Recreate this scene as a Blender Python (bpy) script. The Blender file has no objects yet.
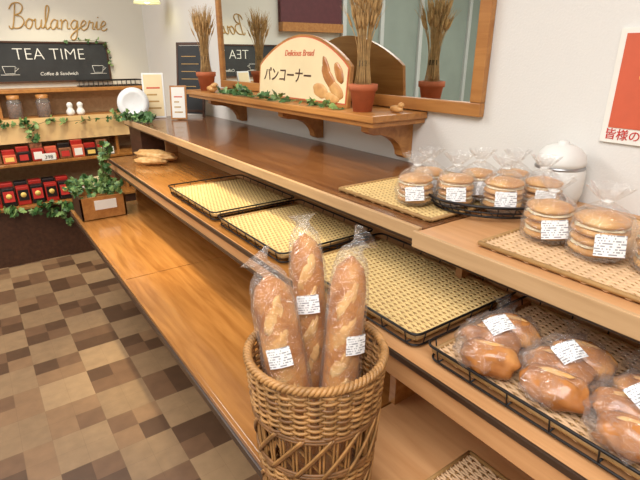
import bpy, bmesh, math, random
from mathutils import Vector, Matrix, noise
random.seed(7)
sc = bpy.context.scene
sc.view_settings.view_transform = 'Standard'

# ------------------------------------------------------------------ helpers
def L(r, g, b, a=1.0):
    def f(c):
        c /= 255.0
        return c/12.92 if c <= 0.04045 else ((c+0.055)/1.055)**2.4
    return (f(r), f(g), f(b), a)

def newmat(name):
    m = bpy.data.materials.new(name); m.use_nodes = True
    nt = m.node_tree
    return m, nt, nt.nodes["Principled BSDF"], nt.nodes["Material Output"]

def plain(name, col, rough=0.5, metal=0.0, noise_amt=0.0, nscale=30, bump=0.0, spec=0.5, emit=None, estr=0, trans=0.0, coat=0.0):
    m, nt, p, o = newmat(name)
    p.inputs["Base Color"].default_value = col
    p.inputs["Roughness"].default_value = rough
    p.inputs["Metallic"].default_value = metal
    p.inputs["Specular IOR Level"].default_value = spec
    p.inputs["Transmission Weight"].default_value = trans
    p.inputs["Coat Weight"].default_value = coat
    if emit:
        p.inputs["Emission Color"].default_value = emit
        p.inputs["Emission Strength"].default_value = estr
    if noise_amt > 0 or bump > 0:
        tc = nt.nodes.new("ShaderNodeTexCoord")
        n = nt.nodes.new("ShaderNodeTexNoise"); n.inputs["Scale"].default_value = nscale
        n.inputs["Detail"].default_value = 4
        nt.links.new(tc.outputs["Object"], n.inputs["Vector"])
        if noise_amt > 0:
            r = nt.nodes.new("ShaderNodeValToRGB")
            r.color_ramp.elements[0].position = 0.3; r.color_ramp.elements[1].position = 0.7
            r.color_ramp.elements[0].color = tuple(c*(1-noise_amt) for c in col[:3])+(1,)
            r.color_ramp.elements[1].color = tuple(min(1, c*(1+noise_amt)) for c in col[:3])+(1,)
            nt.links.new(n.outputs["Fac"], r.inputs["Fac"])
            nt.links.new(r.outputs["Color"], p.inputs["Base Color"])
        if bump > 0:
            b = nt.nodes.new("ShaderNodeBump"); b.inputs["Strength"].default_value = bump
            b.inputs["Distance"].default_value = 0.004
            nt.links.new(n.outputs["Fac"], b.inputs["Height"])
            nt.links.new(b.outputs["Normal"], p.inputs["Normal"])
    return m

def wood(name, c1, c2, rough=0.35, scl=(14, 1.2, 14), coat=0.0, spec=0.5):
    m, nt, p, o = newmat(name)
    tc = nt.nodes.new("ShaderNodeTexCoord")
    mp = nt.nodes.new("ShaderNodeMapping"); mp.inputs["Scale"].default_value = scl
    n = nt.nodes.new("ShaderNodeTexNoise"); n.inputs["Scale"].default_value = 3; n.inputs["Detail"].default_value = 6
    n.inputs["Distortion"].default_value = 0.6
    r = nt.nodes.new("ShaderNodeValToRGB")
    r.color_ramp.elements[0].position = 0.3; r.color_ramp.elements[1].position = 0.7
    r.color_ramp.elements[0].color = c1; r.color_ramp.elements[1].color = c2
    nt.links.new(tc.outputs["Object"], mp.inputs["Vector"])
    nt.links.new(mp.outputs["Vector"], n.inputs["Vector"])
    nt.links.new(n.outputs["Fac"], r.inputs["Fac"])
    nt.links.new(r.outputs["Color"], p.inputs["Base Color"])
    p.inputs["Roughness"].default_value = rough
    p.inputs["Coat Weight"].default_value = coat
    p.inputs["Specular IOR Level"].default_value = spec
    return m

def plastic(name):
    m, nt, p, o = newmat(name)
    nt.nodes.remove(p)
    tr = nt.nodes.new("ShaderNodeBsdfTransparent")
    gl = nt.nodes.new("ShaderNodeBsdfGlossy"); gl.inputs["Roughness"].default_value = 0.12
    gl.inputs["Color"].default_value = (1, 1, 1, 1)
    df = nt.nodes.new("ShaderNodeBsdfDiffuse"); df.inputs["Color"].default_value = (0.9, 0.92, 0.95, 1)
    mx0 = nt.nodes.new("ShaderNodeMixShader"); mx0.inputs[0].default_value = 0.20
    mx = nt.nodes.new("ShaderNodeMixShader")
    lw = nt.nodes.new("ShaderNodeLayerWeight"); lw.inputs["Blend"].default_value = 0.28
    tc = nt.nodes.new("ShaderNodeTexCoord")
    n = nt.nodes.new("ShaderNodeTexNoise"); n.inputs["Scale"].default_value = 38; n.inputs["Detail"].default_value = 3
    n.inputs["Distortion"].default_value = 1.8
    b = nt.nodes.new("ShaderNodeBump"); b.inputs["Strength"].default_value = 1.0; b.inputs["Distance"].default_value = 0.016
    mr = nt.nodes.new("ShaderNodeMapRange")
    mr.inputs["To Min"].default_value = 0.05; mr.inputs["To Max"].default_value = 0.56
    nt.links.new(tc.outputs["Object"], n.inputs["Vector"])
    nt.links.new(n.outputs["Fac"], b.inputs["Height"])
    nt.links.new(b.outputs["Normal"], gl.inputs["Normal"])
    nt.links.new(b.outputs["Normal"], lw.inputs["Normal"])
    nt.links.new(lw.outputs["Facing"], mr.inputs["Value"])
    nt.links.new(mr.outputs["Result"], mx.inputs[0])
    nt.links.new(gl.outputs[0], mx0.inputs[1]); nt.links.new(df.outputs[0], mx0.inputs[2])
    nt.links.new(tr.outputs[0], mx.inputs[1]); nt.links.new(mx0.outputs[0], mx.inputs[2])
    nt.links.new(mx.outputs[0], o.inputs["Surface"])
    return m

def label_mat(name):
    m, nt, p, o = newmat(name)
    uv = nt.nodes.new("ShaderNodeUVMap")
    mp = nt.nodes.new("ShaderNodeMapping"); mp.inputs["Scale"].default_value = (22, 8, 1)
    fl = nt.nodes.new("ShaderNodeVectorMath"); fl.operation = 'FLOOR'
    wn = nt.nodes.new("ShaderNodeTexWhiteNoise"); wn.noise_dimensions = '2D'
    gt = nt.nodes.new("ShaderNodeMath"); gt.operation = 'GREATER_THAN'; gt.inputs[1].default_value = 0.5
    fr = nt.nodes.new("ShaderNodeVectorMath"); fr.operation = 'FRACTION'
    sp = nt.nodes.new("ShaderNodeSeparateXYZ")
    g2 = nt.nodes.new("ShaderNodeMath"); g2.operation = 'GREATER_THAN'; g2.inputs[1].default_value = 0.5
    mu = nt.nodes.new("ShaderNodeMath"); mu.operation = 'MULTIPLY'
    mix = nt.nodes.new("ShaderNodeMix"); mix.data_type = 'RGBA'
    mix.inputs[6].default_value = L(240, 240, 240); mix.inputs[7].default_value = L(150, 150, 155)
    lk = nt.links.new
    lk(uv.outputs[0], mp.inputs["Vector"]); lk(mp.outputs[0], fl.inputs[0]); lk(fl.outputs[0], wn.inputs["Vector"])
    lk(wn.outputs["Value"], gt.inputs[0]); lk(mp.outputs[0], fr.inputs[0]); lk(fr.outputs[0], sp.inputs[0])
    lk(sp.outputs["Y"], g2.inputs[0]); lk(gt.outputs[0], mu.inputs[0]); lk(g2.outputs[0], mu.inputs[1])
    lk(mu.outputs[0], mix.inputs[0]); lk(mix.outputs[2], p.inputs["Base Color"])
    p.inputs["Roughness"].default_value = 0.5
    return m

class MB:
    def __init__(s, name):
        s.name = name; s.v = []; s.f = []; s.fm = []; s.fs = []; s.mats = []; s.uv = {}
    def mi(s, mat):
        if mat not in s.mats: s.mats.append(mat)
        return s.mats.index(mat)
    def add(s, vs, fs, mat, smooth=True, uvs=None):
        o = len(s.v); k = s.mi(mat)
        s.v.extend([tuple(v) for v in vs])
        if uvs:
            for i, u in enumerate(uvs): s.uv[o+i] = u
        for f in fs:
            s.f.append(tuple(i+o for i in f)); s.fm.append(k); s.fs.append(smooth)
    def box(s, lo, hi, mat, bev=0.0, M=None):
        bm = bmesh.new()
        bmesh.ops.create_cube(bm, size=1)
        c = [(lo[i]+hi[i])/2 for i in range(3)]; d = [abs(hi[i]-lo[i]) for i in range(3)]
        for v in bm.verts: v.co = Vector((v.co.x*d[0]+c[0], v.co.y*d[1]+c[1], v.co.z*d[2]+c[2]))
        if bev > 0:
            bmesh.ops.bevel(bm, geom=bm.edges[:], offset=min(bev, min(d)*0.45), segments=2, affect='EDGES', profile=0.6)
        bm.verts.index_update()
        vs = [v.co.copy() for v in bm.verts]
        if M: vs = [M @ v for v in vs]
        s.add(vs, [[v.index for v in f.verts] for f in bm.faces], mat, False)
        bm.free()
    def tube(s, pts, r, mat, sides=6, closed=False, cap=True, fn=None):
        pts = [Vector(p) for p in pts]; n = len(pts)
        rs = r if isinstance(r, (list, tuple)) else [r]*n
        vs = []; fs = []
        t0 = (pts[1]-pts[0]).normalized()
        a = Vector((0, 0, 1)) if abs(t0.z) < 0.9 else Vector((1, 0, 0))
        nrm = t0.cross(a).normalized()
        for i in range(n):
            if closed: t = (pts[(i+1) % n]-pts[i-1]).normalized()
            elif i == 0: t = t0
            elif i == n-1: t = (pts[-1]-pts[-2]).normalized()
            else: t = (pts[i+1]-pts[i-1]).normalized()
            nrm = nrm - t*nrm.dot(t)
            if nrm.length < 1e-6: nrm = t.orthogonal()
            nrm.normalize(); bn = t.cross(nrm)
            for j in range(sides):
                an = 2*math.pi*j/sides
                rr = rs[i]*(fn(i/(n-1), an) if fn else 1)
                vs.append(pts[i]+(nrm*math.cos(an)+bn*math.sin(an))*rr)
        m = n if closed else n-1
        for i in range(m):
            i2 = (i+1) % n
            for j in range(sides):
                j2 = (j+1) % sides
                fs.append((i*sides+j, i*sides+j2, i2*sides+j2, i2*sides+j))
        if cap and not closed:
            fs.append(tuple(reversed(range(sides)))); fs.append(tuple((n-1)*sides+j for j in range(sides)))
        s.add(vs, fs, mat, True)
    def lathe(s, prof, c, mat, seg=24, fn=None, M=None):
        vs = []; fs = []; c = Vector(c)
        for k, (r, z) in enumerate(prof):
            for j in range(seg):
                an = 2*math.pi*j/seg
                rr = r*(fn(k/(len(prof)-1), an) if fn else 1)
                p = Vector((rr*math.cos(an), rr*math.sin(an), z))
                if M: p = M @ p
                vs.append(c+p)
        for k in range(len(prof)-1):
            for j in range(seg):
                j2 = (j+1) % seg
                fs.append((k*seg+j, k*seg+j2, (k+1)*seg+j2, (k+1)*seg+j))
        s.add(vs, fs, mat, True)
    def blob(s, c, rad, mat, M=None, amp=0.0, fr=20, su=16, sv=10, flat=0.0):
        vs = []; fs = []; c = Vector(c)
        seed = Vector((random.random()*50, random.random()*50, 0))
        for i in range(sv+1):
            th = math.pi*i/sv
            for j in range(su):
                ph = 2*math.pi*j/su
                d = Vector((math.sin(th)*math.cos(ph), math.sin(th)*math.sin(ph), math.cos(th)))
                k = 1+amp*noise.noise(d*fr*0.1+seed) if amp else 1
                p = Vector((d.x*rad[0]*k, d.y*rad[1]*k, d.z*rad[2]*k))
                if flat and p.z < -rad[2]*flat: p.z = -rad[2]*flat
                if M: p = M @ p
                vs.append(c+p)
        for i in range(sv):
            for j in range(su):
                j2 = (j+1) % su
                fs.append((i*su+j, (i+1)*su+j, (i+1)*su+j2, i*su+j2))
        s.add(vs, fs, mat, True)
    def label(s, c, n, w, h, mat, roll=0.0, up=(0, 0, 1)):
        n = Vector(n).normalized(); up = Vector(up)
        x = up.cross(n).normalized(); y = n.cross(x)
        R = Matrix.Rotation(roll, 3, n); x = R @ x; y = R @ y; c = Vector(c)
        vs = []; uvs = []; fs = []
        for i in range(5):
            for j in range(2):
                u = i/4; q = (u-.5)
                vs.append(c+x*(w*q)+y*(h*(j-.5))-n*(q*q*w*0.35)); uvs.append((u, j))
        for i in range(4): fs.append((i*2, i*2+2, i*2+3, i*2+1))
        s.add(vs, fs, mat, True, uvs)
    def poly(s, pts, ext, mat):
        pts = [Vector(p) for p in pts]; e = Vector(ext); n = len(pts)
        vs = pts+[p+e for p in pts]
        fs = [tuple(range(n)), tuple(reversed(range(n, 2*n)))]
        for i in range(n):
            j = (i+1) % n; fs.append((i, i+n, j+n, j))
        s.add(vs, fs, mat, False)
    def text(s, string, size, M, mat, shear=0.0, ext=0.0008, offset=0.0, align='CENTER'):
        cu = bpy.data.curves.new("t", 'FONT'); cu.body = string; cu.size = size
        cu.shear = shear; cu.extrude = ext; cu.offset = offset; cu.align_x = align; cu.resolution_u = 3
        ob = bpy.data.objects.new("t", cu); sc.collection.objects.link(ob)
        bpy.context.view_layer.update()
        dg = bpy.context.evaluated_depsgraph_get()
        me = bpy.data.meshes.new_from_object(ob.evaluated_get(dg))
        s.add([M @ v.co for v in me.vertices], [tuple(p.vertices) for p in me.polygons], mat, False)
        bpy.data.objects.remove(ob); bpy.data.curves.remove(cu); bpy.data.meshes.remove(me)
    def build(s, recenter=True):
        me = bpy.data.meshes.new(s.name)
        o = Vector((0, 0, 0))
        if recenter:
            lo = [min(v[i] for v in s.v) for i in range(3)]; hi = [max(v[i] for v in s.v) for i in range(3)]
            o = Vector(((lo[0]+hi[0])/2, (lo[1]+hi[1])/2, lo[2]))
        me.from_pydata([tuple(Vector(v)-o) for v in s.v], [], s.f)
        for m in s.mats: me.materials.append(m)
        me.polygons.foreach_set("material_index", s.fm)
        me.polygons.foreach_set("use_smooth", s.fs)
        if s.uv:
            ul = me.uv_layers.new(name="UVMap")
            for lp in me.loops: ul.data[lp.index].uv = s.uv.get(lp.vertex_index, (0, 0))
        me.update()
        ob = bpy.data.objects.new(s.name, me); ob.location = o
        sc.collection.objects.link(ob)
        return ob

def wallR(y, z, x):
    return Matrix(((0, 0, -1, x), (-1, 0, 0, y), (0, 1, 0, z), (0, 0, 0, 1)))
def wallB(x, z, y):
    return Matrix(((1, 0, 0, x), (0, 0, -1, y), (0, 1, 0, z), (0, 0, 0, 1)))
def bez(p, n):
    p = [Vector(q) for q in p]; out = []
    for i in range(n+1):
        t = i/n; q = list(p)
        while len(q) > 1: q = [q[k].lerp(q[k+1], t) for k in range(len(q)-1)]
        out.append(q[0])
    return out
def catmull(p, n=5):
    p = [Vector(q) for q in p]; P = [p[0]]+p+[p[-1]]; out = []
    for i in range(1, len(P)-2):
        for k in range(n):
            t = k/n
            a, b, c, d = P[i-1], P[i], P[i+1], P[i+2]
            out.append(0.5*((2*b)+(c-a)*t+(2*a-5*b+4*c-d)*t*t+(3*b-a-3*c+d)*t**3))
    out.append(p[-1]); return out

# ------------------------------------------------------------------ materials
M_wall = plain("wall_plaster", L(226, 224, 220), 0.85, bump=0.25, nscale=160)
M_wallb = plain("wall_plaster_back", L(218, 214, 202), 0.85, bump=0.15, nscale=120)
M_ceil = plain("ceiling_white", L(234, 234, 230), 0.9, bump=0.1, nscale=60)
M_darkwood = wood("dark_walnut", L(100, 62, 36), L(136, 90, 54), 0.24, coat=0.25)
M_oak = wood("oak_shelf", L(146, 94, 44), L(178, 122, 64), 0.22, coat=0.35)
M_oak2 = wood("peach_beech", L(188, 136, 88), L(206, 156, 108), 0.4)
M_cream = wood("cream_edge", L(178, 142, 100), L(198, 162, 120), 0.5)
M_trim = plain("edge_rail", L(58, 40, 28), 0.35, noise_amt=0.1)
M_kick = wood("kick_panel", L(58, 34, 20), L(80, 48, 30), 0.5)
M_frame = wood("frame_oak", L(160, 104, 52), L(188, 132, 72), 0.35)
M_mirror = plain("mirror_glass", (0.80, 0.84, 0.82, 1), 0.01, metal=1.0)
M_black = plain("black_wire", L(28, 24, 24), 0.4, metal=0.3)
M_terra = plain("terracotta", L(178, 98, 62), 0.8, noise_amt=0.15, nscale=25, bump=0.2)
M_wheat = plain("wheat", L(186, 150, 98), 0.8, noise_amt=0.25, nscale=60)
M_wicker = plain("rattan_light", L(212, 182, 122), 0.55, noise_amt=0.12, nscale=70)
M_wicker2 = plain("rattan_stake", L(160, 122, 72), 0.6, noise_amt=0.12, nscale=70)
M_wickp = plain("rattan_pink", L(208, 172, 132), 0.55, noise_amt=0.12, nscale=70)
M_bask = plain("basket_cane", L(164, 120, 70), 0.5, noise_amt=0.35, nscale=40, bump=0.3)
M_bask2 = plain("basket_cane_dark", L(126, 86, 48), 0.5, noise_amt=0.3, nscale=40)
M_bag = plastic("clear_plastic_bag")
M_label = label_mat("price_label")
M_white = plain("white_ceramic", L(232, 232, 230), 0.3, noise_amt=0.02)
M_paper = plain("white_paper", L(236, 234, 226), 0.7, noise_amt=0.02)
M_cream_p = plain("cream_paper", L(236, 216, 172), 0.6, noise_amt=0.05, nscale=10)
M_panel = plain("cream_fascia_panel", L(226, 190, 132), 0.6, noise_amt=0.06, nscale=6)
M_slate = plain("slate", L(44, 46, 48), 0.7, noise_amt=0.25, nscale=8)
M_chalk = plain("chalk", L(225, 225, 220), 0.9, noise_amt=0.1)
M_letter = plain("gold_lettering", L(184, 146, 84), 0.6, noise_amt=0.1)
M_green = plain("leaf_green", L(60, 98, 46), 0.5, noise_amt=0.4, nscale=30)
M_green2 = plain("leaf_light", L(120, 148, 84), 0.5, noise_amt=0.3, nscale=30)
M_stem = plain("stem_brown", L(92, 74, 44), 0.7, noise_amt=0.2)
M_red = plain("red_pack", L(170, 40, 32), 0.35, noise_amt=0.15)
M_redink = plain("red_ink", L(196, 48, 40), 0.6, noise_amt=0.05)
M_orange = plain("orange_print", L(208, 96, 66), 0.5, noise_amt=0.04)
M_yellow = plain("yellow_print", L(240, 204, 110), 0.5, noise_amt=0.04)
M_blackp = plain("black_pack", L(30, 24, 24), 0.35, noise_amt=0.15)
M_brownink = plain("brown_ink", L(70, 38, 24), 0.6, noise_amt=0.1)
M_creamfill = plain("cream_filling", L(246, 232, 196), 0.6, noise_amt=0.04)
M_glass = plain("jar_glass", (0.95, 0.97, 0.96, 1), 0.05, trans=0.9)
M_beans = plain("beans", L(130, 80, 48), 0.7, noise_amt=0.5, nscale=90)
M_steel = plain("steel", L(170, 170, 172), 0.3, metal=0.9)

def bread(name, dark, mid, light, rough=0.45, sc_=12, coat=0.0):
    m, nt, p, o = newmat(name)
    tc = nt.nodes.new("ShaderNodeTexCoord")
    n = nt.nodes.new("ShaderNodeTexNoise"); n.inputs["Scale"].default_value = sc_; n.inputs["Detail"].default_value = 5
    r = nt.nodes.new("ShaderNodeValToRGB"); e = r.color_ramp.elements
    e[0].position = 0.32; e[0].color = dark; e[1].position = 0.7; e[1].color = light
    k = e.new(0.52); k.color = mid
    b = nt.nodes.new("ShaderNodeBump"); b.inputs["Strength"].default_value = 0.4; b.inputs["Distance"].default_value = 0.003
    nt.links.new(tc.outputs["Object"], n.inputs["Vector"]); nt.links.new(n.outputs["Fac"], r.inputs["Fac"])
    nt.links.new(r.outputs["Color"], p.inputs["Base Color"]); nt.links.new(n.outputs["Fac"], b.inputs["Height"])
    nt.links.new(b.outputs["Normal"], p.inputs["Normal"])
    p.inputs["Roughness"].default_value = rough; p.inputs["Coat Weight"].default_value = coat
    return m
M_bag_b = bread("baguette_crust", L(158, 94, 40), L(192, 128, 64), L(214, 158, 92), 0.5, 22)
M_score = bread("baguette_score", L(202, 146, 82), L(220, 172, 108), L(232, 194, 136), 0.6, 40)
M_roll = bread("glazed_roll", L(146, 86, 40), L(188, 124, 66), L(222, 166, 102), 0.26, 14, 0.3)
M_bun = bread("pancake_bun", L(192, 136, 76), L(214, 164, 102), L(232, 194, 136), 0.5, 18)

def floor_mat():
    m, nt, p, o = newmat("floor_tiles")
    lk = nt.links.new; N = nt.nodes.new
    tc = N("ShaderNodeTexCoord")
    def cell(size):
        s = N("ShaderNodeVectorMath"); s.operation = 'SCALE'; s.inputs["Scale"].default_value = 1/size
        lk(tc.outputs["Object"], s.inputs[0])
        f = N("ShaderNodeVectorMath"); f.operation = 'FLOOR'; lk(s.outputs[0], f.inputs[0])
        return s, f
    s1, f1 = cell(0.10); s2, f2 = cell(0.20)
    def sep(v):
        q = N("ShaderNodeSeparateXYZ"); lk(v.outputs[0], q.inputs[0]); return q
    q2 = sep(f2); ad = N("ShaderNodeMath"); ad.operation = 'ADD'; lk(q2.outputs[0], ad.inputs[0]); lk(q2.outputs[1], ad.inputs[1])
    md = N("ShaderNodeMath"); md.operation = 'FLOORED_MODULO'; md.inputs[1].default_value = 2; lk(ad.outputs[0], md.inputs[0])
    wn = N("ShaderNodeTexWhiteNoise"); wn.noise_dimensions = '2D'; lk(f1.outputs[0], wn.inputs["Vector"])
    r = N("ShaderNodeValToRGB"); r.color_ramp.interpolation = 'CONSTANT'; e = r.color_ramp.elements
    e[0].position = 0; e[0].color = L(90, 65, 46); e[1].position = 0.40; e[1].color = L(116, 86, 62)
    k = e.new(0.78); k.color = L(140, 108, 78)
    lk(wn.outputs["Value"], r.inputs["Fac"])
    wn2 = N("ShaderNodeTexWhiteNoise"); wn2.noise_dimensions = '2D'; lk(f2.outputs[0], wn2.inputs["Vector"])
    rt = N("ShaderNodeValToRGB"); rt.color_ramp.elements[0].color = L(142, 114, 84); rt.color_ramp.elements[1].color = L(162, 132, 98)
    lk(wn2.outputs["Value"], rt.inputs["Fac"])
    mix = N("ShaderNodeMix"); mix.data_type = 'RGBA'
    lk(md.outputs[0], mix.inputs[0]); lk(rt.outputs[0], mix.inputs[6]); lk(r.outputs[0], mix.inputs[7])
    n = N("ShaderNodeTexNoise"); n.inputs["Scale"].default_value = 18; n.inputs["Detail"].default_value = 5; lk(tc.outputs["Object"], n.inputs["Vector"])
    mr = N("ShaderNodeMapRange"); mr.inputs["To Min"].default_value = 0.7; mr.inputs["To Max"].default_value = 1.2; lk(n.outputs["Fac"], mr.inputs["Value"])
    mm = N("ShaderNodeVectorMath"); mm.operation = 'SCALE'; lk(mix.outputs[2], mm.inputs[0]); lk(mr.outputs[0], mm.inputs["Scale"])
    fr = N("ShaderNodeVectorMath"); fr.operation = 'FRACTION'; lk(s1.outputs[0], fr.inputs[0]); qf = sep(fr)
    l1 = N("ShaderNodeMath"); l1.operation = 'LESS_THAN'; l1.inputs[1].default_value = 0.015; lk(qf.outputs[0], l1.inputs[0])
    l2 = N("ShaderNodeMath"); l2.operation = 'LESS_THAN'; l2.inputs[1].default_value = 0.015; lk(qf.outputs[1], l2.inputs[0])
    mx = N("ShaderNodeMath"); mx.operation = 'MAXIMUM'; lk(l1.outputs[0], mx.inputs[0]); lk(l2.outputs[0], mx.inputs[1])
    m2 = N("ShaderNodeMath"); m2.operation = 'MULTIPLY'; m2.inputs[1].default_value = 0.2; lk(mx.outputs[0], m2.inputs[0])
    mj = N("ShaderNodeMix"); mj.data_type = 'RGBA'; lk(m2.outputs[0], mj.inputs[0]); lk(mm.outputs[0], mj.inputs[6]); mj.inputs[7].default_value = L(60, 42, 30)
    lk(mj.outputs[2], p.inputs["Base Color"])
    p.inputs["Roughness"].default_value = 0.42
    return m
M_floor = floor_mat()

# ------------------------------------------------------------------ room
WX = 1.3; YB = 4.3; XL = -3.4; YF = -2.0; ZC = 2.6
def slab(name, lo, hi, mat):
    b = MB(name); b.box(lo, hi, mat); return b.build(False)
slab("floor", (XL, YF, -0.1), (WX+.1, YB+.1, 0), M_floor)
slab("ceiling", (XL, YF, ZC), (WX+.1, YB+.1, ZC+.1), M_ceil)
slab("wall_right", (WX, YF, 0), (WX+.1, YB, ZC), M_wall)
slab("wall_back", (XL, YB, 0), (WX+.1, YB+.1, ZC), M_wallb)
slab("wall_left", (XL-.1, YF, 0), (XL, YB, ZC), M_wallb)
slab("wall_front", (XL, YF-.1, 0), (WX+.1, YF, ZC), M_wallb)

w = MB("window_1")
M_pane = plain("grey_green_pane", L(146, 156, 146), 0.35, noise_amt=0.08, nscale=3)
M_alu = plain("aluminium", L(200, 202, 198), 0.4, metal=0.1)
w.box((-3.3, YB-.03, .1), (-.75, YB-.005, 2.1), M_pane)
for x in (-3.32, -2.75, -2.2, -1.9, -1.3, -.78):
    w.box((x, YB-.06, .05), (x+.05, YB-.005, 2.15), M_alu)
w.box((-3.35, YB-.07, 2.1), (-.7, YB-.005, 2.18), M_alu)
w.build()
b = MB("trim_1"); b.box((-.72, YB-.08, 1.62), (.0, YB-.002, 1.7), M_frame); b.box((-.72, YB-.05, 1.7), (.0, YB-.002, 2.0), plain("maroon", L(92, 40, 44), .6, noise_amt=.1)); b.build()

# ------------------------------------------------------------------ display counter
def counter():
    b = MB("bakery_display_counter")
    b.box((.787, .705, 1.01), (1.295, 3.2, 1.033), M_darkwood, .003)
    b.box((.775, .705, 1.005), (.787, 3.2, 1.036), M_cream, .002)
    b.box((.778, .705, .997), (.80, 3.2, 1.005), M_trim, .001)
    b.box((1.0, .705, .85), (1.02, 3.0, 1.01), M_oak2)
    for y0, y1 in ((.705, 1.83), (1.834, 2.95)):
        b.box((.60, y0, .815), (1.02, y1, .85), M_oak, .003)
        b.box((.365, y0, .545), (1.0, y1, .58), M_oak, .003)
    b.box((.592, .705, .80), (.60, 2.95, .853), M_oak2, .001)
    b.box((.586, .705, .842), (.594, 2.95, .856), M_trim, .002)
    b.box((.586, .705, .796), (.594, 2.95, .806), M_trim, .002)
    b.box((.355, .705, .545), (.365, 2.95, .583), M_oak, .001)
    b.box((.349, .705, .548), (.357, 2.95, .570), M_trim, .002)
    b.box((.76, -.8, 1.01), (1.295, .70, 1.033), M_oak2, .003)
    b.box((.752, -.8, .998), (.762, .702, 1.036), M_cream, .002)
    b.box((.76, -.8, .990), (.775, .70, .998), M_trim, .001)
    b.box((1.0, -.8, .85), (1.02, .70, 1.01), M_oak2)
    b.box((.60, -.8, .815), (1.02, .70, .85), M_oak2, .003)
    b.box((.588, -.8, .795), (.60, .70, .853), M_oak2, .002)
    b.box((.583, -.8, .843), (.590, .70, .856), M_trim, .002)
    b.box((.365, -.8, .545), (1.0, .70, .58), M_oak2, .003)
    b.box((.352, -.8, .53), (.365, .70, .583), M_oak2, .001)
    b.box((.98, -.8, 0), (1.0, 2.95, .545), M_kick)
    b.box((.98, -.8, .58), (1.0, 2.95, .815), M_oak)
    b.box((.58, -.8, 0), (.60, 2.93, .545), M_kick)
    for y in (-.8, .69, 2.92):
        b.box((.60, y, 0), (.98, y+.02, .545), M_kick)
        b.box((.72, y, .58), (.98, y+.02, .815), M_oak)
        b.box((.93, y, .85), (1.0, y+.02, 1.01), M_oak2)
    b.box((1.0, 2.93, 0), (1.295, 3.2, 1.01), M_kick)
    b.box((.80, 2.96, 0), (1.0, 3.2, 1.01), M_kick)
    return b.build()
counter()

# ------------------------------------------------------------------ woven trays
def weave(b, x0, x1, y0, y1, z, mat, mat2, sp=.0066, st=.018, r=.0033):
    n = int((x1-x0)/sp); m = int((y1-y0)/st)
    for i in range(n+1):
        x = x0+(x1-x0)*i/n
        pts = []
        for k in range(2*m+1):
            y = y0+(y1-y0)*k/(2*m)
            o = math.cos(math.pi*k*0.5 + (math.pi if i % 2 else 0)) if k % 2 == 0 else 0
            pts.append((x, y, z+o*.0024))
        b.tube(pts, r, mat, 4)
    for k in range(m+1):
        y = y0+(y1-y0)*k/m
        b.tube([(x0, y, z), (x1, y, z)], .0030, mat2, 4)
    for (xa, ya, xb, yb) in ((x0, y0, x1, y0), (x1, y0, x1, y1), (x1, y1, x0, y1), (x0, y1, x0, y0)):
        b.tube([(xa, ya, z+.002), (xb, yb, z+.002)], .005, mat2, 6)

def rrect(x0, x1, y0, y1, z, r=.02, n=5):
    pts = []
    for cx, cy, a0 in ((x1-r, y1-r, 0), (x0+r, y1-r, 90), (x0+r, y0+r, 180), (x1-r, y0+r, 270)):
        for i in range(n+1):
            a = math.radians(a0+90*i/n); pts.append((cx+r*math.cos(a), cy+r*math.sin(a), z))
    return pts

def tray(y0, y1, x0=.62, x1=.965, z=.853, mat=None):
    b = MB("woven_bread_tray")
    weave(b, x0+.012, x1-.012, y0+.012, y1-.012, z+.018, mat or M_wicker, M_wicker2)
    b.tube(rrect(x0, x1, y0, y1, z+.035), .0028, M_black, 6, closed=True)
    b.tube(rrect(x0+.006, x1-.006, y0+.006, y1-.006, z+.005), .0024, M_black, 6, closed=True)
    n = 7
    for i in range(n):
        y = y0+.03+(y1-y0-.06)*i/(n-1)
        for xa, xb in ((x0, x0+.006), (x1, x1-.006)):
            b.tube([(xa, y, z+.035), (xb, y, z+.005)], .0015, M_black, 5)
        b.tube([(x0+.006, y, z+.006), (x1-.006, y, z+.006)], .0018, M_black, 5)
    for i in range(5):
        x = x0+.03+(x1-x0-.06)*i/4
        for ya, yb in ((y0, y0+.006), (y1, y1-.006)):
            b.tube([(x, ya, z+.035), (x, yb, z+.005)], .0015, M_black, 5)
    return b.build()
tray(1.52, 1.99); tray(1.06, 1.49); tray(.55, 1.03); tray(.02, .525, mat=M_wickp)
b = MB("woven_placemat"); weave(b, .55, .74, .10, .475, .587, M_wickp, M_wicker2); b.build()
b = MB("woven_placemat"); weave(b, .83, 1.25, .72, 1.07, 1.039, M_wicker, M_wicker2); b.build()
b = MB("woven_placemat"); weave(b, .80, 1.22, .0, .56, 1.039, M_wickp, M_wicker2); b.build()

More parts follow.
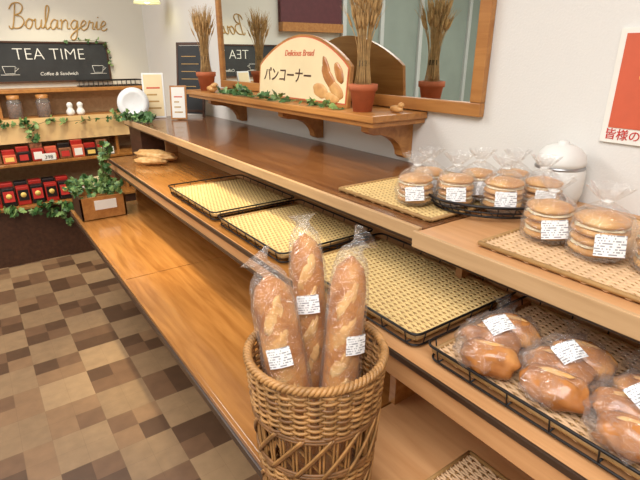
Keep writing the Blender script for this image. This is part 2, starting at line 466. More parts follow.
# ------------------------------------------------------------------ baguette basket
def basket():
    b = MB("wicker_basket")
    c = Vector((.412, .592, .583)); H = .343
    def R(z): return .096+.024*(z/H)
    N = 30
    def P(a, z, o=0):
        r = R(z)+o; return c+Vector((r*math.cos(a), r*math.sin(a), z))
    for i in range(N):
        a = 2*math.pi*i/N
        for da in (-.03, .03):
            b.tube([P(a+da, (H-.012)*t/6) for t in range(7)], .0022, M_bask, 5)
    def rows(z0, z1, step=.0060):
        z = z0; k = 0
        while z <= z1:
            pts = []
            for j in range(N*4):
                a = 2*math.pi*j/(N*4)
                o = .0040*math.sin(N*a/2+math.pi*k)
                pts.append(P(a, z+.001*math.sin(9*a+k), o))
            b.tube(pts, .0030, M_bask if (k % 5) else M_bask2, 5, closed=True)
            z += step; k += 1
    rows(.004, .045); rows(.118, .150); rows(.240, .330)
    for z0, z1 in ((.048, .115), (.152, .237)):
        for i in range(N//2):
            a = 2*math.pi*i/(N//2)
            for s_ in (-1, 1):
                for off in (0, .035):
                    b.tube([P(a+off+s_*.55*t/8, z0+(z1-z0)*t/8, .005*s_) for t in range(9)], .0026, M_bask2 if off else M_bask, 5)
        for z in (z0, z0+.006, z1-.006, z1):
            b.tube([P(2*math.pi*j/60, z, .003) for j in range(60)], .003, M_bask2, 5, closed=True)
    for ph in (0, 2.09, 4.18):
        pts = []
        for j in range(240):
            a = 2*math.pi*j/240; w_ = a*30+ph
            pts.append(P(a, H-.006+.0048*math.sin(w_), .0048*math.cos(w_)))
        b.tube(pts, .0038, M_bask, 6, closed=True)
    pts = []
    for j in range(180):
        a = 2*math.pi*j/180; pts.append(P(a, .006+.003*math.sin(a*24), .004+.003*math.cos(a*24)))
    b.tube(pts, .005, M_bask2, 6, closed=True)
    b.lathe([(.001, .004), (.092, .004), (.092, .0), (.001, 0)], c, M_bask2, 30)
    return b.build()
basket()

def baguette(p, r, lab, fan):
    b = MB("bagged_baguette")
    pts = bez(p, 26)
    n = len(pts)
    rs = []
    for i in range(n):
        t = i/(n-1)
        e = min(1, math.sqrt(max(0, 1-((t-.5)/.5)**6))+.12)
        rs.append(r*e)
    b.tube(pts, rs, M_bag_b, 24, fn=lambda t, a: 1+.06*noise.noise(Vector((math.cos(a)*1.5, math.sin(a)*1.5, t*9))))
    view = Vector((-.55, -.70, .45)).normalized()
    for t in (.50, .62, .74, .86):
        i = int(t*(n-1)); tn = (pts[i+1]-pts[i-1]).normalized()
        nn = (view-tn*view.dot(tn)).normalized(); sd = tn.cross(nn)
        ax = (tn*.93+sd*.36).normalized(); ay = nn.cross(ax)
        M = Matrix((ax, ay, nn)).transposed()
        b.blob(pts[i]+nn*(rs[i]*.80), (.036, r*.42, r*.24), M_score, M=M, amp=.3, fr=30)
    up = (pts[-1]-pts[-2]).normalized()
    F = Vector(fan)
    q = pts[2:]+[pts[-1]+up*.008+F*.1, pts[-1]+up*.016+F*.3, pts[-1]+up*.022+F*.5, pts[-1]+up*.030+F*.75, pts[-1]+up*.036+F]
    rq = [x+.0045 for x in rs[2:]]
    rq[-1] = r*.85; rq[-2] = r*1.0
    rq += [r*.7, r*.45, r*.38, r*.6, r*.85]
    sd_ = r*99+p[0][0]*10
    b.tube(q, rq, M_bag, 36, cap=False, fn=lambda t, a: 1+(.10+.9*max(0, t-.82))*noise.noise(Vector((math.cos(a)*2.6, math.sin(a)*2.6, t*18+sd_))))
    t, side = lab
    i = int(t*(n-1)); tn = (pts[i+1]-pts[i-1]).normalized()
    nn = (view+Vector((.8, -.58, 0))*side); nn = (nn-tn*nn.dot(tn)).normalized()
    b.label(pts[i]+nn*(rs[i]+.0080), nn, .040, .034, M_label, up=tn, roll=.05)
    return b.build()
baguette([(.376, .562, .60), (.357, .57, .80), (.352, .596, .92), (.355, .655, 1.052)], .0345, (.72, -.05), (-.012, .005, .0))
baguette([(.42, .615, .60), (.428, .63, .80), (.44, .64, .95), (.460, .70, 1.092)], .030, (.76, .0), (.0, .0, .0))
baguette([(.42, .545, .60), (.425, .55, .78), (.445, .56, .92), (.496, .602, 1.072)], .0315, (.72, .7), (.022, -.008, -.004))

# ------------------------------------------------------------------ bagged rolls
def rolls(cx, cy, rot, z=.8785, s=1.15):
    b = MB("bagged_bread_rolls")
    Rz = Matrix.Rotation(rot, 3, 'Z')
    c = Vector((cx, cy, z))
    for (dx, dy, rr) in ((-.050, -.008, 0), (.0, .008, .15), (.051, -.006, -.1)):
        dx *= s; dy *= s
        b.blob(c+Rz @ Vector((dx, dy, .021*s)), (.032*s, .047*s, .026*s), M_roll, M=Rz @ Matrix.Rotation(rr, 3, 'Z'), amp=.25, fr=18, su=20, sv=14, flat=.8)
        b.blob(c+Rz @ Vector((dx, dy+.002, .0450*s)), (.006, .026, .0035), M_score, M=Rz @ Matrix.Rotation(rr+.25, 3, 'Z'), amp=.3)
    b.blob(c+Vector((0, 0, .0245*s)), (.090*s, .056*s, .0325*s), M_bag, M=Rz, amp=.3, fr=38, su=40, sv=22, flat=.72)
    e = c+Rz @ Vector((.086*s, .02, .03))
    dr = Rz @ Vector((1, .35, .25))
    b.tube([e, e+dr*.012, e+dr*.024, e+dr*.036], [.02, .009, .014, .022], M_bag, 20, cap=False, fn=lambda t, a: 1+.35*math.sin(5*a+t*3))
    b.label(c+Vector((-.004, -.004, .0585*s)), (-.25, -.3, .95), .048, .036, M_label, roll=.35, up=(.6, .8, .1))
    return b.build()
rolls(.712, .435, .25); rolls(.732, .315, .12); rolls(.715, .193, .2); rolls(.72, .077, .1)

# ------------------------------------------------------------------ sandwich bun bags
def bunbag(x, y, z, s=1.0, n=2, rot=0, lbl=True):
    b = MB("bagged_cream_buns")
    c = Vector((x, y, z))
    zz = .004
    for k in range(n):
        ox, oy = random.uniform(-.003, .003), random.uniform(-.003, .003)
        r = .046*s
        b.blob(c+Vector((ox, oy, zz+.010*s)), (r, r, .011*s), M_bun, amp=.1, fr=20, su=24, flat=.8)
        b.blob(c+Vector((ox, oy, zz+.019*s)), (r*.93, r*.93, .0055*s), M_creamfill, amp=.15, fr=30, su=20, sv=6)
        b.blob(c+Vector((ox, oy, zz+.028*s)), (r*.98, r*.98, .012*s), M_bun, amp=.1, fr=20, su=24)
        zz += .037*s*.92
    T = zz+.006
    prof = [(.001, .001), (.040*s, .001), (.052*s, .010), (.053*s, T*.45), (.050*s, T*.8), (.044*s, T), (.030*s, T+.010), (.016*s, T+.018), (.009*s, T+.023), (.017*s, T+.031), (.027*s, T+.042), (.034*s, T+.052)]
    ph = random.random()*6; sd = random.random()*30
    def fn(t, a):
        k = .03+.30*max(0, t-.45)
        return 1+k*math.sin(7*a+ph+t*2)+.10*noise.noise(Vector((math.cos(a)*2.2+sd, math.sin(a)*2.2, t*9)))
    R = Matrix.Rotation(rot, 3, 'Z') @ Matrix.Diagonal((1.04, .98, 1)).to_3x3()
    b.lathe(prof, c, M_bag, 40, fn, M=R)
    b.lathe([(.0095*s, T+.021), (.0105*s, T+.023), (.0095*s, T+.025)], c, M_white, 12)
    h = Vector((-.75, -.66, 0)).normalized()
    if lbl: b.label(c+h*(.0585*s)+Vector((0, 0, T*.5)), (h.x, h.y, .25), .048*s, .036*s, M_label, roll=random.uniform(-.12, .12))
    return b.build()
ZT = 1.0455
def wire_oval(cx, cy, a, bb, z, h, rot):
    b = MB("wire_bread_basket")
    R = Matrix.Rotation(rot, 3, 'Z'); c = Vector((cx, cy, z))
    def ring(k, zz, r):
        b.tube([c+R @ Vector((a*k*math.cos(2*math.pi*i/48), bb*k*math.sin(2*math.pi*i/48), zz)) for i in range(48)], r, M_black, 6, closed=True)
    ring(1.0, h, .0035); ring(.95, h*.5, .002); ring(.88, .003, .0028)
    for i in range(26):
        t = 2*math.pi*i/26
        b.tube([c+R @ Vector((a*k*math.cos(t), bb*k*math.sin(t), zz)) for k, zz in ((1, h), (.95, h*.5), (.88, .003))], .0014, M_black, 4)
    for i in range(-5, 6):
        u = i/6*.88; w_ = .88*math.sqrt(max(0, 1-(u/.88)**2))
        b.tube([c+R @ Vector((a*u, -bb*w_, .003)), c+R @ Vector((a*u, bb*w_, .003))], .0014, M_black, 4)
    return b.build()
wire_oval(1.035, .70, .165, .125, ZT, .03, math.radians(-40))
bunbag(.895, .835, ZT, .96)
bunbag(.955, .757, ZT+.006, .96); bunbag(1.012, .66, ZT+.006, 1.0)
bunbag(1.10, .615, ZT+.006, .95); bunbag(1.052, .762, ZT+.006, .95)
bunbag(1.135, .715, ZT+.006, .9); bunbag(.985, .875, ZT, .92)
bunbag(.925, .49, ZT, 1.02); bunbag(.92, .385, ZT, 1.08); bunbag(.935, .278, ZT, 1.02)

b = MB("white_lidded_rice_warmer")
M_off = plain("matte_white_plastic", L(226, 226, 222), 0.5, noise_amt=0.02)
b.lathe([(.001, 0), (.050, 0), (.055, .004), (.062, .03), (.064, .065), (.062, .090), (.058, .098), (.056, .101), (.060, .104), (.061, .112), (.056, .130), (.044, .145), (.026, .153), (.014, .155), (.014, .160), (.010, .163), (.001, .164)], (1.230, .648, 1.034), M_off, 40)
b.lathe([(.0605, .094), (.062, .097), (.0585, .101)], (1.230, .648, 1.034), M_steel, 40)
b.box((1.160, .632, 1.100), (1.172, .664, 1.132), M_off, .004)
b.build()

b = MB("wall_poster")
b.box((1.292, .24, 1.198), (1.299, .592, 1.462), M_paper, .001)
b.box((1.290, .255, 1.235), (1.292, .577, 1.450), M_orange)
b.text("振替", .075, wallR(.535, 1.355, 1.2895), M_yellow, align='LEFT', offset=.001)
b.text("皆様のお手元に", .028, wallR(.583, 1.209, 1.2915), M_redink, align='LEFT', offset=.0001)
b.build()

# ------------------------------------------------------------------ mirror
def mirror():
    b = MB("framed_wall_mirror")
    y0, y1, z0, z1 = .95, 2.83, 1.2235, 2.05; t = .042
    b.box((1.285, y0+.02, z0+.02), (1.292, y1-.02, z1-.02), M_mirror)
    b.box((1.292, y0+.01, z0+.01), (1.2995, y1-.01, z1-.01), M_kick)
    for lo, hi in (((1.274, y0, z0), (1.298, y1, z0+t)), ((1.274, y0, z1-t), (1.298, y1, z1)),
                   ((1.274, y0, z0+t), (1.298, y0+t, z1-t)), ((1.274, y1-t, z0+t), (1.298, y1, z1-t))):
        b.box(lo, hi, M_frame, .004)
    return b.build()
mirror()

# ------------------------------------------------------------------ wall shelf
ZS = 1.2205
def shelf():
    b = MB("wall_shelf")
    b.box((1.045, 1.18, 1.197), (1.298, 2.8, 1.220), M_frame, .004)
    b.box((1.055, 1.19, 1.180), (1.298, 2.79, 1.197), M_frame, .003)
    for y in (1.245, 1.80, 2.55):
        pts = [(1.298, y, 1.180), (1.085, y, 1.180), (1.085, y, 1.158)]
        for i in range(9):
            a = math.radians(90*i/8)
            pts.append((1.11+.14*math.sin(a), y, 1.062+.085*math.cos(a)))
        pts += [(1.265, y, 1.052), (1.298, y, 1.052)]
        b.poly(pts, (0, .038, 0), M_frame)
    return b.build()
shelf()

def wheat(x, y, z, s=1.0):
    b = MB("wheat_in_terracotta_pot")
    c = Vector((x, y, z))
    b.lathe([(.001, .0), (.034*s, .0), (.046*s, .072*s), (.052*s, .074*s), (.053*s, .095*s), (.047*s, .096*s), (.044*s, .082*s), (.001, .08*s)], c, M_terra, 32)
    for i in range(85):
        a = random.uniform(0, 2*math.pi); q = math.sqrt(random.random())
        d = Vector((math.cos(a), math.sin(a), 0))*q
        hh = random.uniform(.27, .36)*s
        p0 = c+d*.034*s+Vector((0, 0, .08*s)); p1 = c+d*.014*s+Vector((0, 0, .17*s))
        p2 = c+d*.018*s+Vector((0, 0, hh*.8)); p3 = c+d*(.046*s)+Vector((0, 0, hh))
        pts = bez([p0, p1, p2, p3], 6)
        b.tube(pts, .0012, M_wheat, 4)
        up = (pts[-1]-pts[-2]).normalized()
        e = [pts[-1]+up*k for k in (0, .012, .028, .045)]
        b.tube(e, [.0015, .0042, .0036, .001], M_wheat, 5)
        for _ in range(3):
            v = (up+Vector((random.uniform(-.3, .3), random.uniform(-.3, .3), 0))).normalized()
            b.tube([e[2], e[2]+v*.05], [.0006, .0003], M_wheat, 3)
    b.lathe([(.0185*s, .155*s), (.0195*s, .165*s), (.0185*s, .175*s)], c, M_stem, 16)
    return b.build()
wheat(1.115, 1.315, ZS, .95); wheat(1.115, 2.66, ZS, 1.02)

def sign():
    b = MB("bread_corner_sign")
    y0, y1 = 1.425, 2.10; z0 = ZS+.001
    X = 1.135
    tilt = Matrix.Translation((X, 0, z0)) @ Matrix.Rotation(math.radians(6), 4, 'Y') @ Matrix.Translation((-X, 0, -z0))
    def arch(m, x, zb, h0, h1, ext, mat):
        pts = [(x, y0+m, zb), (x, y1-m, zb)]
        for i in range(25):
            u = i/24; y = (y1-m)+((y0+m)-(y1-m))*u
            pts.append((x, y, zb+h0+(h1-h0)*math.sin(math.pi*u)**.85))
        b.poly([tilt @ Vector(p) for p in pts], (ext, 0, 0), mat)
    arch(0, X, z0, .145, .262, .014, M_frame)
    arch(.010, X-.0015, z0+.010, .130, .244, .002, M_orange)
    arch(.014, X-.003, z0+.014, .124, .237, .002, M_cream_p)
    b.text("パンコーナー", .064, tilt @ wallR(2.05, z0+.080, X-.0038), M_brownink, align='LEFT', offset=.0003, shear=.1)
    b.text("Delicious Bread", .034, tilt @ wallR(1.77, z0+.180, X-.0038), M_orange, align='CENTER', shear=.2)
    for (yy, zz, ra, rb, an) in ((1.50, .06, .055, .024, .5), (1.55, .10, .065, .024, .7), (1.60, .052, .05, .026, .2), (1.49, .12, .045, .022, .9), (1.57, .135, .05, .018, 1.0), (1.52, .03, .05, .018, .1)):
        Mx = (tilt.to_3x3() @ Matrix.Rotation(an, 3, 'X'))
        b.blob(tilt @ Vector((X-.003, yy, z0+zz)), (.005, ra, rb), M_bun if an < .6 else M_roll, M=Mx, amp=.1)
    return b.build()
sign()

def leafverts(c, d, nrm, s):
    d = d.normalized(); x = nrm.cross(d)
    if x.length < 1e-4: x = d.orthogonal()
    x.normalize(); nn = d.cross(x)
    sh = [(0, 0), (.32, -.12), (.5, .18), (.30, .38), (.42, .68), (.16, .66), (0, 1.0), (-.16, .66), (-.42, .68), (-.30, .38), (-.5, .18), (-.32, -.12)]
    vs = [c+x*(p[0]*s)+d*(p[1]*s)+nn*(-.25*s*abs(p[0])) for p in sh]
    vs.append(c+d*(.35*s))
    n = len(sh)
    return vs, [(i, (i+1) % n, n) for i in range(n)]
def ivy(name, paths, nl, ls, spread, clamp=None):
    b = MB(name)
    for p in paths:
        pts = bez(p, 14)
        b.tube(pts, .0015, M_stem, 4)
        for _ in range(nl):
            q = pts[random.randrange(len(pts))]+Vector((random.uniform(-1, 1), random.uniform(-1, 1), random.uniform(-.6, 1)))*spread
            d = Vector((random.uniform(-1, .4), random.uniform(-1, .6), random.uniform(-.8, .6)))
            nr = Vector((random.uniform(-1, .2), random.uniform(-1, .2), random.uniform(.2, 1)))
            vs, fs = leafverts(q, d, nr, ls*random.uniform(.6, 1.2))
            if clamp: vs = [clamp(v) for v in vs]
            b.add(vs, fs, M_green if random.random() < .65 else M_green2, False)
    return b.build()
def clS(v):
    v = v.copy(); v.x = min(v.x, 1.26); v.z = max(v.z, ZS+.002); return v
ivy("ivy_garland", [[(1.085, 1.42, ZS+.01), (1.07, 1.8, ZS+.02), (1.08, 2.0, ZS+.01), (1.09, 2.2, ZS+.01)], [(1.09, 2.1, ZS+.01), (1.1, 2.2, ZS+.05), (1.1, 2.3, ZS+.01), (1.09, 2.42, ZS+.01)]], 55, .035, .016, clS)
b = MB("bread_roll_ornament")
b.blob((1.075, 2.50, ZS+.018), (.024, .045, .018), M_bun, amp=.2, su=20, sv=12, flat=.95); b.blob((1.075, 2.465, ZS+.036), (.018, .02, .014), M_bun, amp=.15); b.build()
b = MB("carved_bird_ornament")
b.blob((1.185, 1.22, ZS+.012), (.012, .03, .012), M_bun, amp=.1, flat=.95); b.blob((1.185, 1.198, ZS+.026), (.009, .012, .009), M_bun); b.build()

b = MB("easel_chalkboard")
M = Matrix.Translation((1.16, 3.06, 1.0345)) @ Matrix.Rotation(math.radians(-50), 4, 'Z') @ Matrix.Rotation(math.radians(-9), 4, 'X')
b.box((-.085, -.006, 0.02), (.085, .006, .43), M_slate, 0, M)
for lo, hi in (((-.095, -.009, .0), (-.083, .009, .45)), ((.083, -.009, .0), (.095, .009, .45)), ((-.095, -.009, .435), (.095, .009, .45)), ((-.095, -.009, .03), (.095, .009, .045))):
    b.box(lo, hi, M_kick, .001, M)
for k in range(6): b.box((-.06, -.0075, .14+.045*k), (.06-.02*(k % 2), -.0068, .144+.045*k), M_letter, 0, M)
b.build()
def card(name, x, y, w_, h_, rz, face, z=1.036, fr=M_frame):
    b = MB(name)
    M = Matrix.Translation((x, y, z)) @ Matrix.Rotation(math.radians(rz), 4, 'Z') @ Matrix.Rotation(math.radians(-10), 4, 'X')
    b.box((-w_/2, -.005, 0), (w_/2, .005, h_), fr, .002, M)
    b.box((-w_/2+.01, -.0065, .01), (w_/2-.01, -.005, h_-.01), face, 0, M)
    for k in range(4):
        b.box((-w_/2+.025, -.0072, h_*.2+h_*.15*k), (w_/2-.025-.01*(k % 3), -.0065, h_*.2+h_*.15*k+h_*.035), M_orange if k == 3 else M_letter, 0, M)
    M2 = Matrix.Translation((x, y, z)) @ Matrix.Rotation(math.radians(rz), 4, 'Z')
    b.box((-.02, .004, 0), (.02, .045, .004), fr, 0, M2)
    return b.build()
card("framed_menu_card", .955, 3.13, .13, .27, -25, M_cream_p, fr=M_white)
card("framed_menu_card", 1.045, 2.96, .10, .20, -35, M_paper)
b = MB("decorative_plate")
M = Matrix.Rotation(math.radians(-25), 3, 'Z') @ Matrix.Rotation(math.radians(80), 3, 'X')
b.lathe([(.001, 0), (.05, .0), (.058, .004), (.092, .012), (.093, .014), (.058, .008), (.048, .003), (.001, .003)], (.83, 3.13, 1.034+.096), M_white, 40, M=M)
b.tube([(.80, 3.10, 1.037), (.825, 3.17, 1.037), (.84, 3.15, 1.10)], .003, M_kick, 5)
b.tube([(.87, 3.09, 1.037), (.85, 3.17, 1.037), (.84, 3.15, 1.10)], .003, M_kick, 5)
b.build()
b = MB("display_bread_loaf")
b.blob((.80, 2.72, .881), (.05, .14, .028), M_score, M=Matrix.Rotation(.5, 3, 'Z'), amp=.3, fr=25, su=24, sv=14, flat=.9)
b.blob((.74, 2.62, .874), (.032, .09, .020), M_score, M=Matrix.Rotation(.8, 3, 'Z'), amp=.3, fr=25, su=24, sv=14, flat=.95)
b.build()
b = MB("wooden_planter_box")
z = .5845; x0, x1, y0, y1 = .37, .60, 2.68, 2.92
for lo, hi in (((x0, y0, z), (x1, y0+.012, z+.12)), ((x0, y1-.012, z), (x1, y1, z+.12)), ((x0, y0, z), (x0+.012, y1, z+.12)), ((x1-.012, y0, z), (x1, y1, z+.12)), ((x0+.012, y0+.012, z), (x1-.012, y1-.012, z+.08))):
    b.box(lo, hi, M_kick if lo[0] == x0 and hi[0] < .5 else M_frame, .002)
b.box((x0+.07, y0-.004, z+.05), (x1-.05, y0, z+.10), M_paper)
for _ in range(150):
    q = Vector((random.uniform(x0-.02, x1+.01), random.uniform(y0, y1), z+random.uniform(.11, .19)))
    vs, fs = leafverts(q, Vector((random.uniform(-1, 1), random.uniform(-1, .5), random.uniform(-.3, 1))), Vector((random.uniform(-1, 1), -1, 1)), .032)
    b.add(vs, fs, M_green if random.random() < .6 else M_green2, False)
for sx in range(4):
    pts = bez([(.53+.01*sx, 2.80, z+.08), (.50, 2.78, z+.2), (.53+.02*sx, 2.76, z+.28), (.54+.01*sx, 2.74, z+.38)], 8)
    b.tube(pts, .0018, M_stem, 4)
    for _ in range(14):
        q = pts[random.randrange(2, 9)]
        vs, fs = leafverts(q, Vector((random.uniform(-1, .5), random.uniform(-1, 1), random.uniform(-.6, 1))), Vector((-.5, -1, .6)), .034)
        b.add(vs, fs, M_green2 if random.random() < .6 else M_green, False)
b.build()
ivy("potted_ivy", [[(.83, 3.06, 1.045), (.82, 3.0, 1.10), (.82, 2.95, 1.06), (.80, 2.98, 1.05)], [(.86, 3.0, 1.045), (.9, 2.95, 1.08), (.84, 2.9, 1.07), (.83, 2.9, 1.05)], [(.82, 3.06, 1.045), (.76, 3.03, 1.09), (.74, 3.03, 1.08), (.73, 3.03, 1.06)]], 24, .042, .020, lambda v: Vector((v.x, min(v.y, 3.07), max(v.z, 1.039))))

# ------------------------------------------------------------------ back display
def back_unit():
    b = MB("back_wall_display_shelves")
    xL, xR = -1.0, 1.22
    b.box((xL, 4.08, 1.155), (xR, 4.295, 1.18), M_frame, .003)
    b.box((xL, 4.05, .965), (xR, 4.295, .985), M_frame, .003)
    b.box((xL, 4.27, 0), (xR, 4.295, 1.155), M_cream)
    b.box((xL, 3.90, .68), (xR, 4.27, .70), M_oak, .003)
    b.box((xL, 3.80, .40), (xR, 4.27, .42), M_oak, .003)
    b.box((xL, 3.82, .0), (xR, 3.84, .40), M_kick)
    b.box((xL, 4.03, .82), (xR, 4.05, .985), M_panel)
    for x in (xL, .90, xR-.02):
        b.box((x, 3.84, 0), (x+.02, 4.27, .40), M_kick)
        b.box((x, 3.92, .42), (x+.02, 4.27, .68), M_oak)
        b.box((x, 4.06, .70), (x+.02, 4.27, .965), M_oak)
    for x in (-.98, .17, 1.18): b.box((x, 4.14, .985), (x+.02, 4.27, 1.155), M_frame)
    return b.build()
back_unit()
b = MB("chalkboard_sign")
x0, x1, z0, z1 = -.1, .99, 1.215, 1.50
b.box((x0, 4.282, z0), (x1, 4.296, z1), M_slate)
for lo, hi in (((x0, 4.275, z0), (x1, 4.298, z0+.012)), ((x0, 4.275, z1-.012), (x1, 4.298, z1)), ((x0, 4.275, z0), (x0+.012, 4.298, z1)), ((x1-.012, 4.275, z0), (x1, 4.298, z1))):
    b.box(lo, hi, M_kick, .001)
b.text("TEA TIME", .115, wallB(.58, 1.375, 4.281), M_chalk, align='CENTER', offset=-.002)
b.text("Coffee & Sandwich", .034, wallB(.62, 1.265, 4.281), M_chalk, align='CENTER', shear=.2)
for cx in (.90, .30):
    b.tube([(cx-.04, 4.281, 1.33), (cx-.03, 4.281, 1.28), (cx+.03, 4.281, 1.28), (cx+.04, 4.281, 1.33), (cx-.04, 4.281, 1.33)], .002, M_chalk, 4)
    b.tube([(cx+.04, 4.281, 1.32), (cx+.06, 4.281, 1.315), (cx+.035, 4.281, 1.295)], .002, M_chalk, 4)
    b.tube([(cx-.06, 4.281, 1.272), (cx+.06, 4.281, 1.272)], .002, M_chalk, 4)
b.build()
ivy("chalkboard_ivy", [[(.7, 4.27, 1.50), (.8, 4.27, 1.52), (.88, 4.27, 1.51), (1.0, 4.27, 1.50)], [(.97, 4.27, 1.5), (1.02, 4.27, 1.42), (.99, 4.27, 1.38), (1.0, 4.27, 1.34)]], 12, .030, .012, lambda v: Vector((v.x, min(v.y, 4.274), v.z)))
b = MB("boulangerie_wall_lettering")
GL = {
 'B': (.62, [[(.22, 1.0), (.20, .5), (.14, .02), (.04, .0), (.0, .10)], [(.0, .78), (.12, 1.0), (.38, 1.05), (.52, .88), (.42, .64), (.22, .55), (.45, .50), (.58, .30), (.46, .06), (.24, .0), (.12, .06)]]),
 'o': (.36, [[(.0, .12), (.06, .30), (.18, .42), (.30, .26), (.20, .02), (.06, .06), (.06, .30), (.20, .40), (.36, .34)]]),
 'u': (.40, [[(.0, .34), (.06, .40), (.06, .10), (.14, .0), (.26, .12), (.30, .40), (.30, .08), (.40, .04)]]),
 'l': (.26, [[(.0, .06), (.12, .40), (.20, .88), (.12, 1.0), (.06, .80), (.07, .15), (.14, .0), (.26, .10)]]),
 'a': (.42, [[(.30, .36), (.14, .42), (.02, .20), (.10, .0), (.24, .10), (.31, .40), (.31, .06), (.42, .06)]]),
 'n': (.44, [[(.0, .36), (.06, .40), (.06, .0), (.08, .26), (.20, .42), (.30, .34), (.31, .06), (.44, .06)]]),
 'g': (.42, [[(.30, .36), (.14, .42), (.02, .22), (.12, .04), (.24, .12), (.30, .40), (.29, -.25), (.16, -.45), (.02, -.34), (.14, -.14), (.42, .10)]]),
 'e': (.34, [[(.0, .12), (.20, .24), (.24, .36), (.14, .42), (.04, .24), (.08, .04), (.20, .0), (.34, .10)]]),
 'r': (.34, [[(.0, .10), (.08, .42), (.12, .34), (.24, .34), (.22, .08), (.34, .06)]]),
 'i': (.22, [[(.0, .12), (.08, .40), (.08, .06), (.22, .08)], [(.10, .56), (.115, .60)]]),
}
S = .158; x = .355; z0 = 1.585
for ch in "Boulangerie":
    wd, sts = GL[ch]
    for st in sts:
        p = [(x+(a+c_*.18)*S, 4.296, z0+c_*S) for a, c_ in st]
        b.tube(catmull(p, 5) if len(p) > 2 else p, .0045, M_letter, 6)
    x += wd*S
b.build()
def jar(x, y, z, s, mat):
    b = MB("glass_storage_jar")
    b.lathe([(.001, 0), (.034*s, 0), (.036*s, .005), (.036*s, .085*s), (.028*s, .098*s), (.028*s, .104*s)], (x, y, z), M_glass, 24)
    b.lathe([(.001, .003), (.032*s, .003), (.032*s, .072*s), (.001, .075*s)], (x, y, z), mat, 20)
    b.lathe([(.030*s, .100*s), (.031*s, .120*s), (.001, .122*s)], (x, y, z), M_frame, 24)
    return b.build()
jar(.27, 4.10, .986, 1.3, M_beans); jar(.45, 4.10, .986, 1.3, M_beans); jar(.08, 4.10, .986, 1.2, M_beans)
for x in (.62, .69):
    b = MB("ceramic_shaker")
    b.lathe([(.001, 0), (.022, 0), (.029, .014), (.029, .03), (.02, .046), (.016, .055), (.021, .068), (.021, .08), (.012, .092), (.001, .095)], (x, 4.09, .986), M_white, 24)
    b.build()
b = MB("wire_tray")
for z_ in (1.185, 1.225):
    b.tube(rrect(.72, 1.18, 4.10, 4.25, z_), .0035, M_black, 5, closed=True)
for i in range(13):
    x = .74+.42*i/12
    b.tube([(x, 4.10, 1.225), (x, 4.10, 1.185), (x, 4.25, 1.185), (x, 4.25, 1.225)], .0018, M_black, 4)
b.build()
ivy("ivy_garland", [[(-.1, 4.02, 1.0), (.2, 4.0, .98), (.3, 4.0, .90), (.45, 4.0, .97)], [(.3, 4.02, .98), (.32, 3.98, .92), (.33, 3.98, .88), (.34, 3.98, .84)],
    [(.45, 4.02, .97), (.6, 3.98, .93), (.75, 4.0, .98), (.95, 4.0, .95)], [(.9, 4.0, .99), (1.0, 3.98, 1.02), (1.1, 4.0, .96), (1.15, 4.0, .88)]], 26, .040, .022, lambda v: Vector((v.x, min(v.y, 4.026), v.z)))
ivy("ivy_garland", [[(.30, 3.80, .43), (.33, 3.77, .38), (.38, 3.77, .33), (.45, 3.77, .27)], [(.25, 3.79, .425), (.40, 3.76, .42), (.50, 3.76, .40), (.52, 3.77, .30)], [(.0, 3.79, .425), (.1, 3.76, .41), (.2, 3.76, .40), (.3, 3.77, .36)]], 30, .05, .025, lambda v: Vector((v.x, min(v.y, 3.795), v.z)))
b = MB("coffee_pack_row")
for i in range(8):
    x = -.20+.088*i
    for yy, dz in ((3.845, 0), (3.93, .02)):
        b.box((x, yy, .422), (x+.080, yy+.07, .55+dz), M_red if (i+int(dz*50)) % 2 == 0 else M_blackp, .006)
    b.box((x+.008, 3.842, .455), (x+.072, 3.845, .53), M_blackp if i % 2 == 0 else M_redink)
    b.lathe([(.001, 0), (.018, 0), (.018, .002), (.001, .002)], (x+.04, 3.8415, .495), M_yellow, 14, M=Matrix.Rotation(math.radians(90), 3, 'X'))
b.build()
b = MB("snack_box_row")
for i in range(11):
    x = -.14+.088*i
    h = .055+.015*((i*7) % 3)
    for r_ in range(2):
        y_ = 3.935+.045*r_; hh = h+.03*r_
        b.box((x, y_, .702), (x+.078, y_+.04, .702+hh), (M_red, M_beans, M_blackp, M_red, M_orange)[(i*3+r_) % 5], .004)
    b.box((x+.012, 3.932, .715), (x+.064, 3.935, .702+h*.75), (M_yellow, M_redink, M_paper)[i % 3])
b.build()
def pcard(x, y, z, w_, h_, txt):
    b = MB("price_card")
    b.box((x-w_/2, y-.002, z), (x+w_/2, y+.002, z+h_), M_paper)
    b.box((x-w_/2, y-.002, z), (x+w_/2, y+.010, z+.003), M_paper)
    b.text(txt, h_*.7, wallB(x, z+h_*.25, y-.0025), M_blackp, align='CENTER')
    b.build()
pcard(.40, 3.913, .702, .09, .05, "398")
pcard(.62, 3.815, .422, .16, .065, "999"); pcard(.80, 3.913, .702, .09, .055, "250")
b = MB("paper_snack_bags")
for i in range(3):
    x = .56+.09*i
    b.box((x, 3.88, .422), (x+.07, 3.93, .53+.012*(i % 2)), (M_beans, M_cream_p, M_red)[i], .008)
    b.box((x+.012, 3.877, .45), (x+.058, 3.88, .49), M_paper)
b.build()

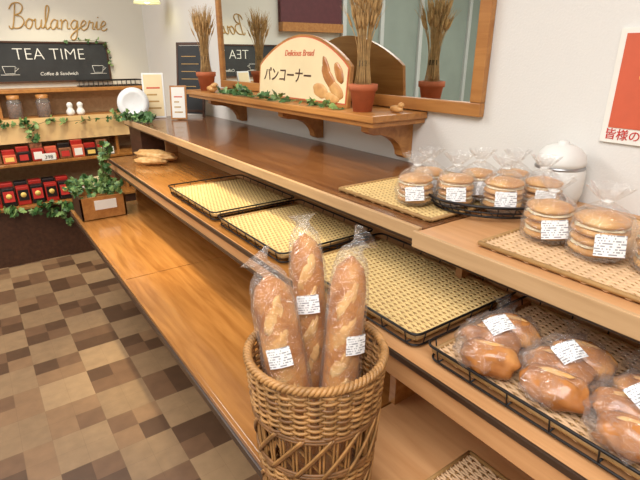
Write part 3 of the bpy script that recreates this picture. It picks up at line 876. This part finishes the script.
b = MB("pendant_lamp")
b.tube([(1.13, 3.6, 1.84), (1.13, 3.6, 2.6)], .004, M_black, 6)
b.lathe([(.012, .12), (.03, .11), (.06, .07), (.085, .01), (.088, 0), (.083, .008), (.056, .066), (.012, .105)], (1.13, 3.6, 1.73), plain("lamp_shade", L(236, 232, 190), .4, emit=L(240, 235, 170), estr=.6), 28)
b.blob((1.13, 3.6, 1.765), (.028, .028, .036), plain("bulb", L(255, 250, 210), .4, emit=L(255, 244, 190), estr=8))
b.build()

# ------------------------------------------------------------------ lights
def area(name, loc, sx, sy, power, col, rot=(0, 0, 0)):
    l = bpy.data.lights.new(name, 'AREA'); l.shape = 'RECTANGLE'; l.size = sx; l.size_y = sy; l.energy = power; l.color = col
    o = bpy.data.objects.new(name, l); o.location = loc; o.rotation_euler = rot; sc.collection.objects.link(o)
def spot(name, loc, tgt, power, col, ang, blend=.6, rad=.04):
    l = bpy.data.lights.new(name, 'SPOT'); l.energy = power; l.color = col; l.spot_size = math.radians(ang); l.spot_blend = blend; l.shadow_soft_size = rad
    o = bpy.data.objects.new(name, l); o.location = loc
    o.rotation_euler = (Vector(tgt)-Vector(loc)).to_track_quat('-Z', 'Y').to_euler(); sc.collection.objects.link(o)
area("overhead_fill_1", (-.7, -.2, 2.57), 2.0, 1.4, 78, (1, .99, .98))  # wide unseen fill added above the camera to soften shadows
area("overhead_fill_2", (-.4, 2.6, 2.57), 1.6, 1.2, 50, (1, .98, .95))  # unseen fill panel added under the ceiling for general brightness
area("overhead_fill_3", (-2.4, 2.4, 2.57), 1.2, 1.2, 36, (.98, 1, .98))  # added fill, out of view, for the left side of the room
spot("spotlight_1", (.40, 1.30, 2.5), (.80, 1.50, .85), 120, (1, .90, .60), 40, 1.0)
spot("spotlight_2", (.25, 2.1, 2.5), (.54, 2.10, .70), 210, (1, .86, .54), 34, 1.0)
spot("spotlight_3", (.6, 3.3, 2.5), (.6, 4.0, .9), 70, (1, .88, .62), 60)
w = bpy.data.worlds.new("w"); sc.world = w; w.use_nodes = True
w.node_tree.nodes["Background"].inputs[0].default_value = (.8, .85, .9, 1); w.node_tree.nodes["Background"].inputs[1].default_value = .4

cam = bpy.data.cameras.new("cam"); cam.lens = 27.0; cam.sensor_width = 36; cam.clip_start = .02
co = bpy.data.objects.new("camera", cam); co.location = (0, 0, 1.4)
co.rotation_euler = (math.radians(90-20.97), 0, math.radians(-35.4))
sc.collection.objects.link(co); sc.camera = co
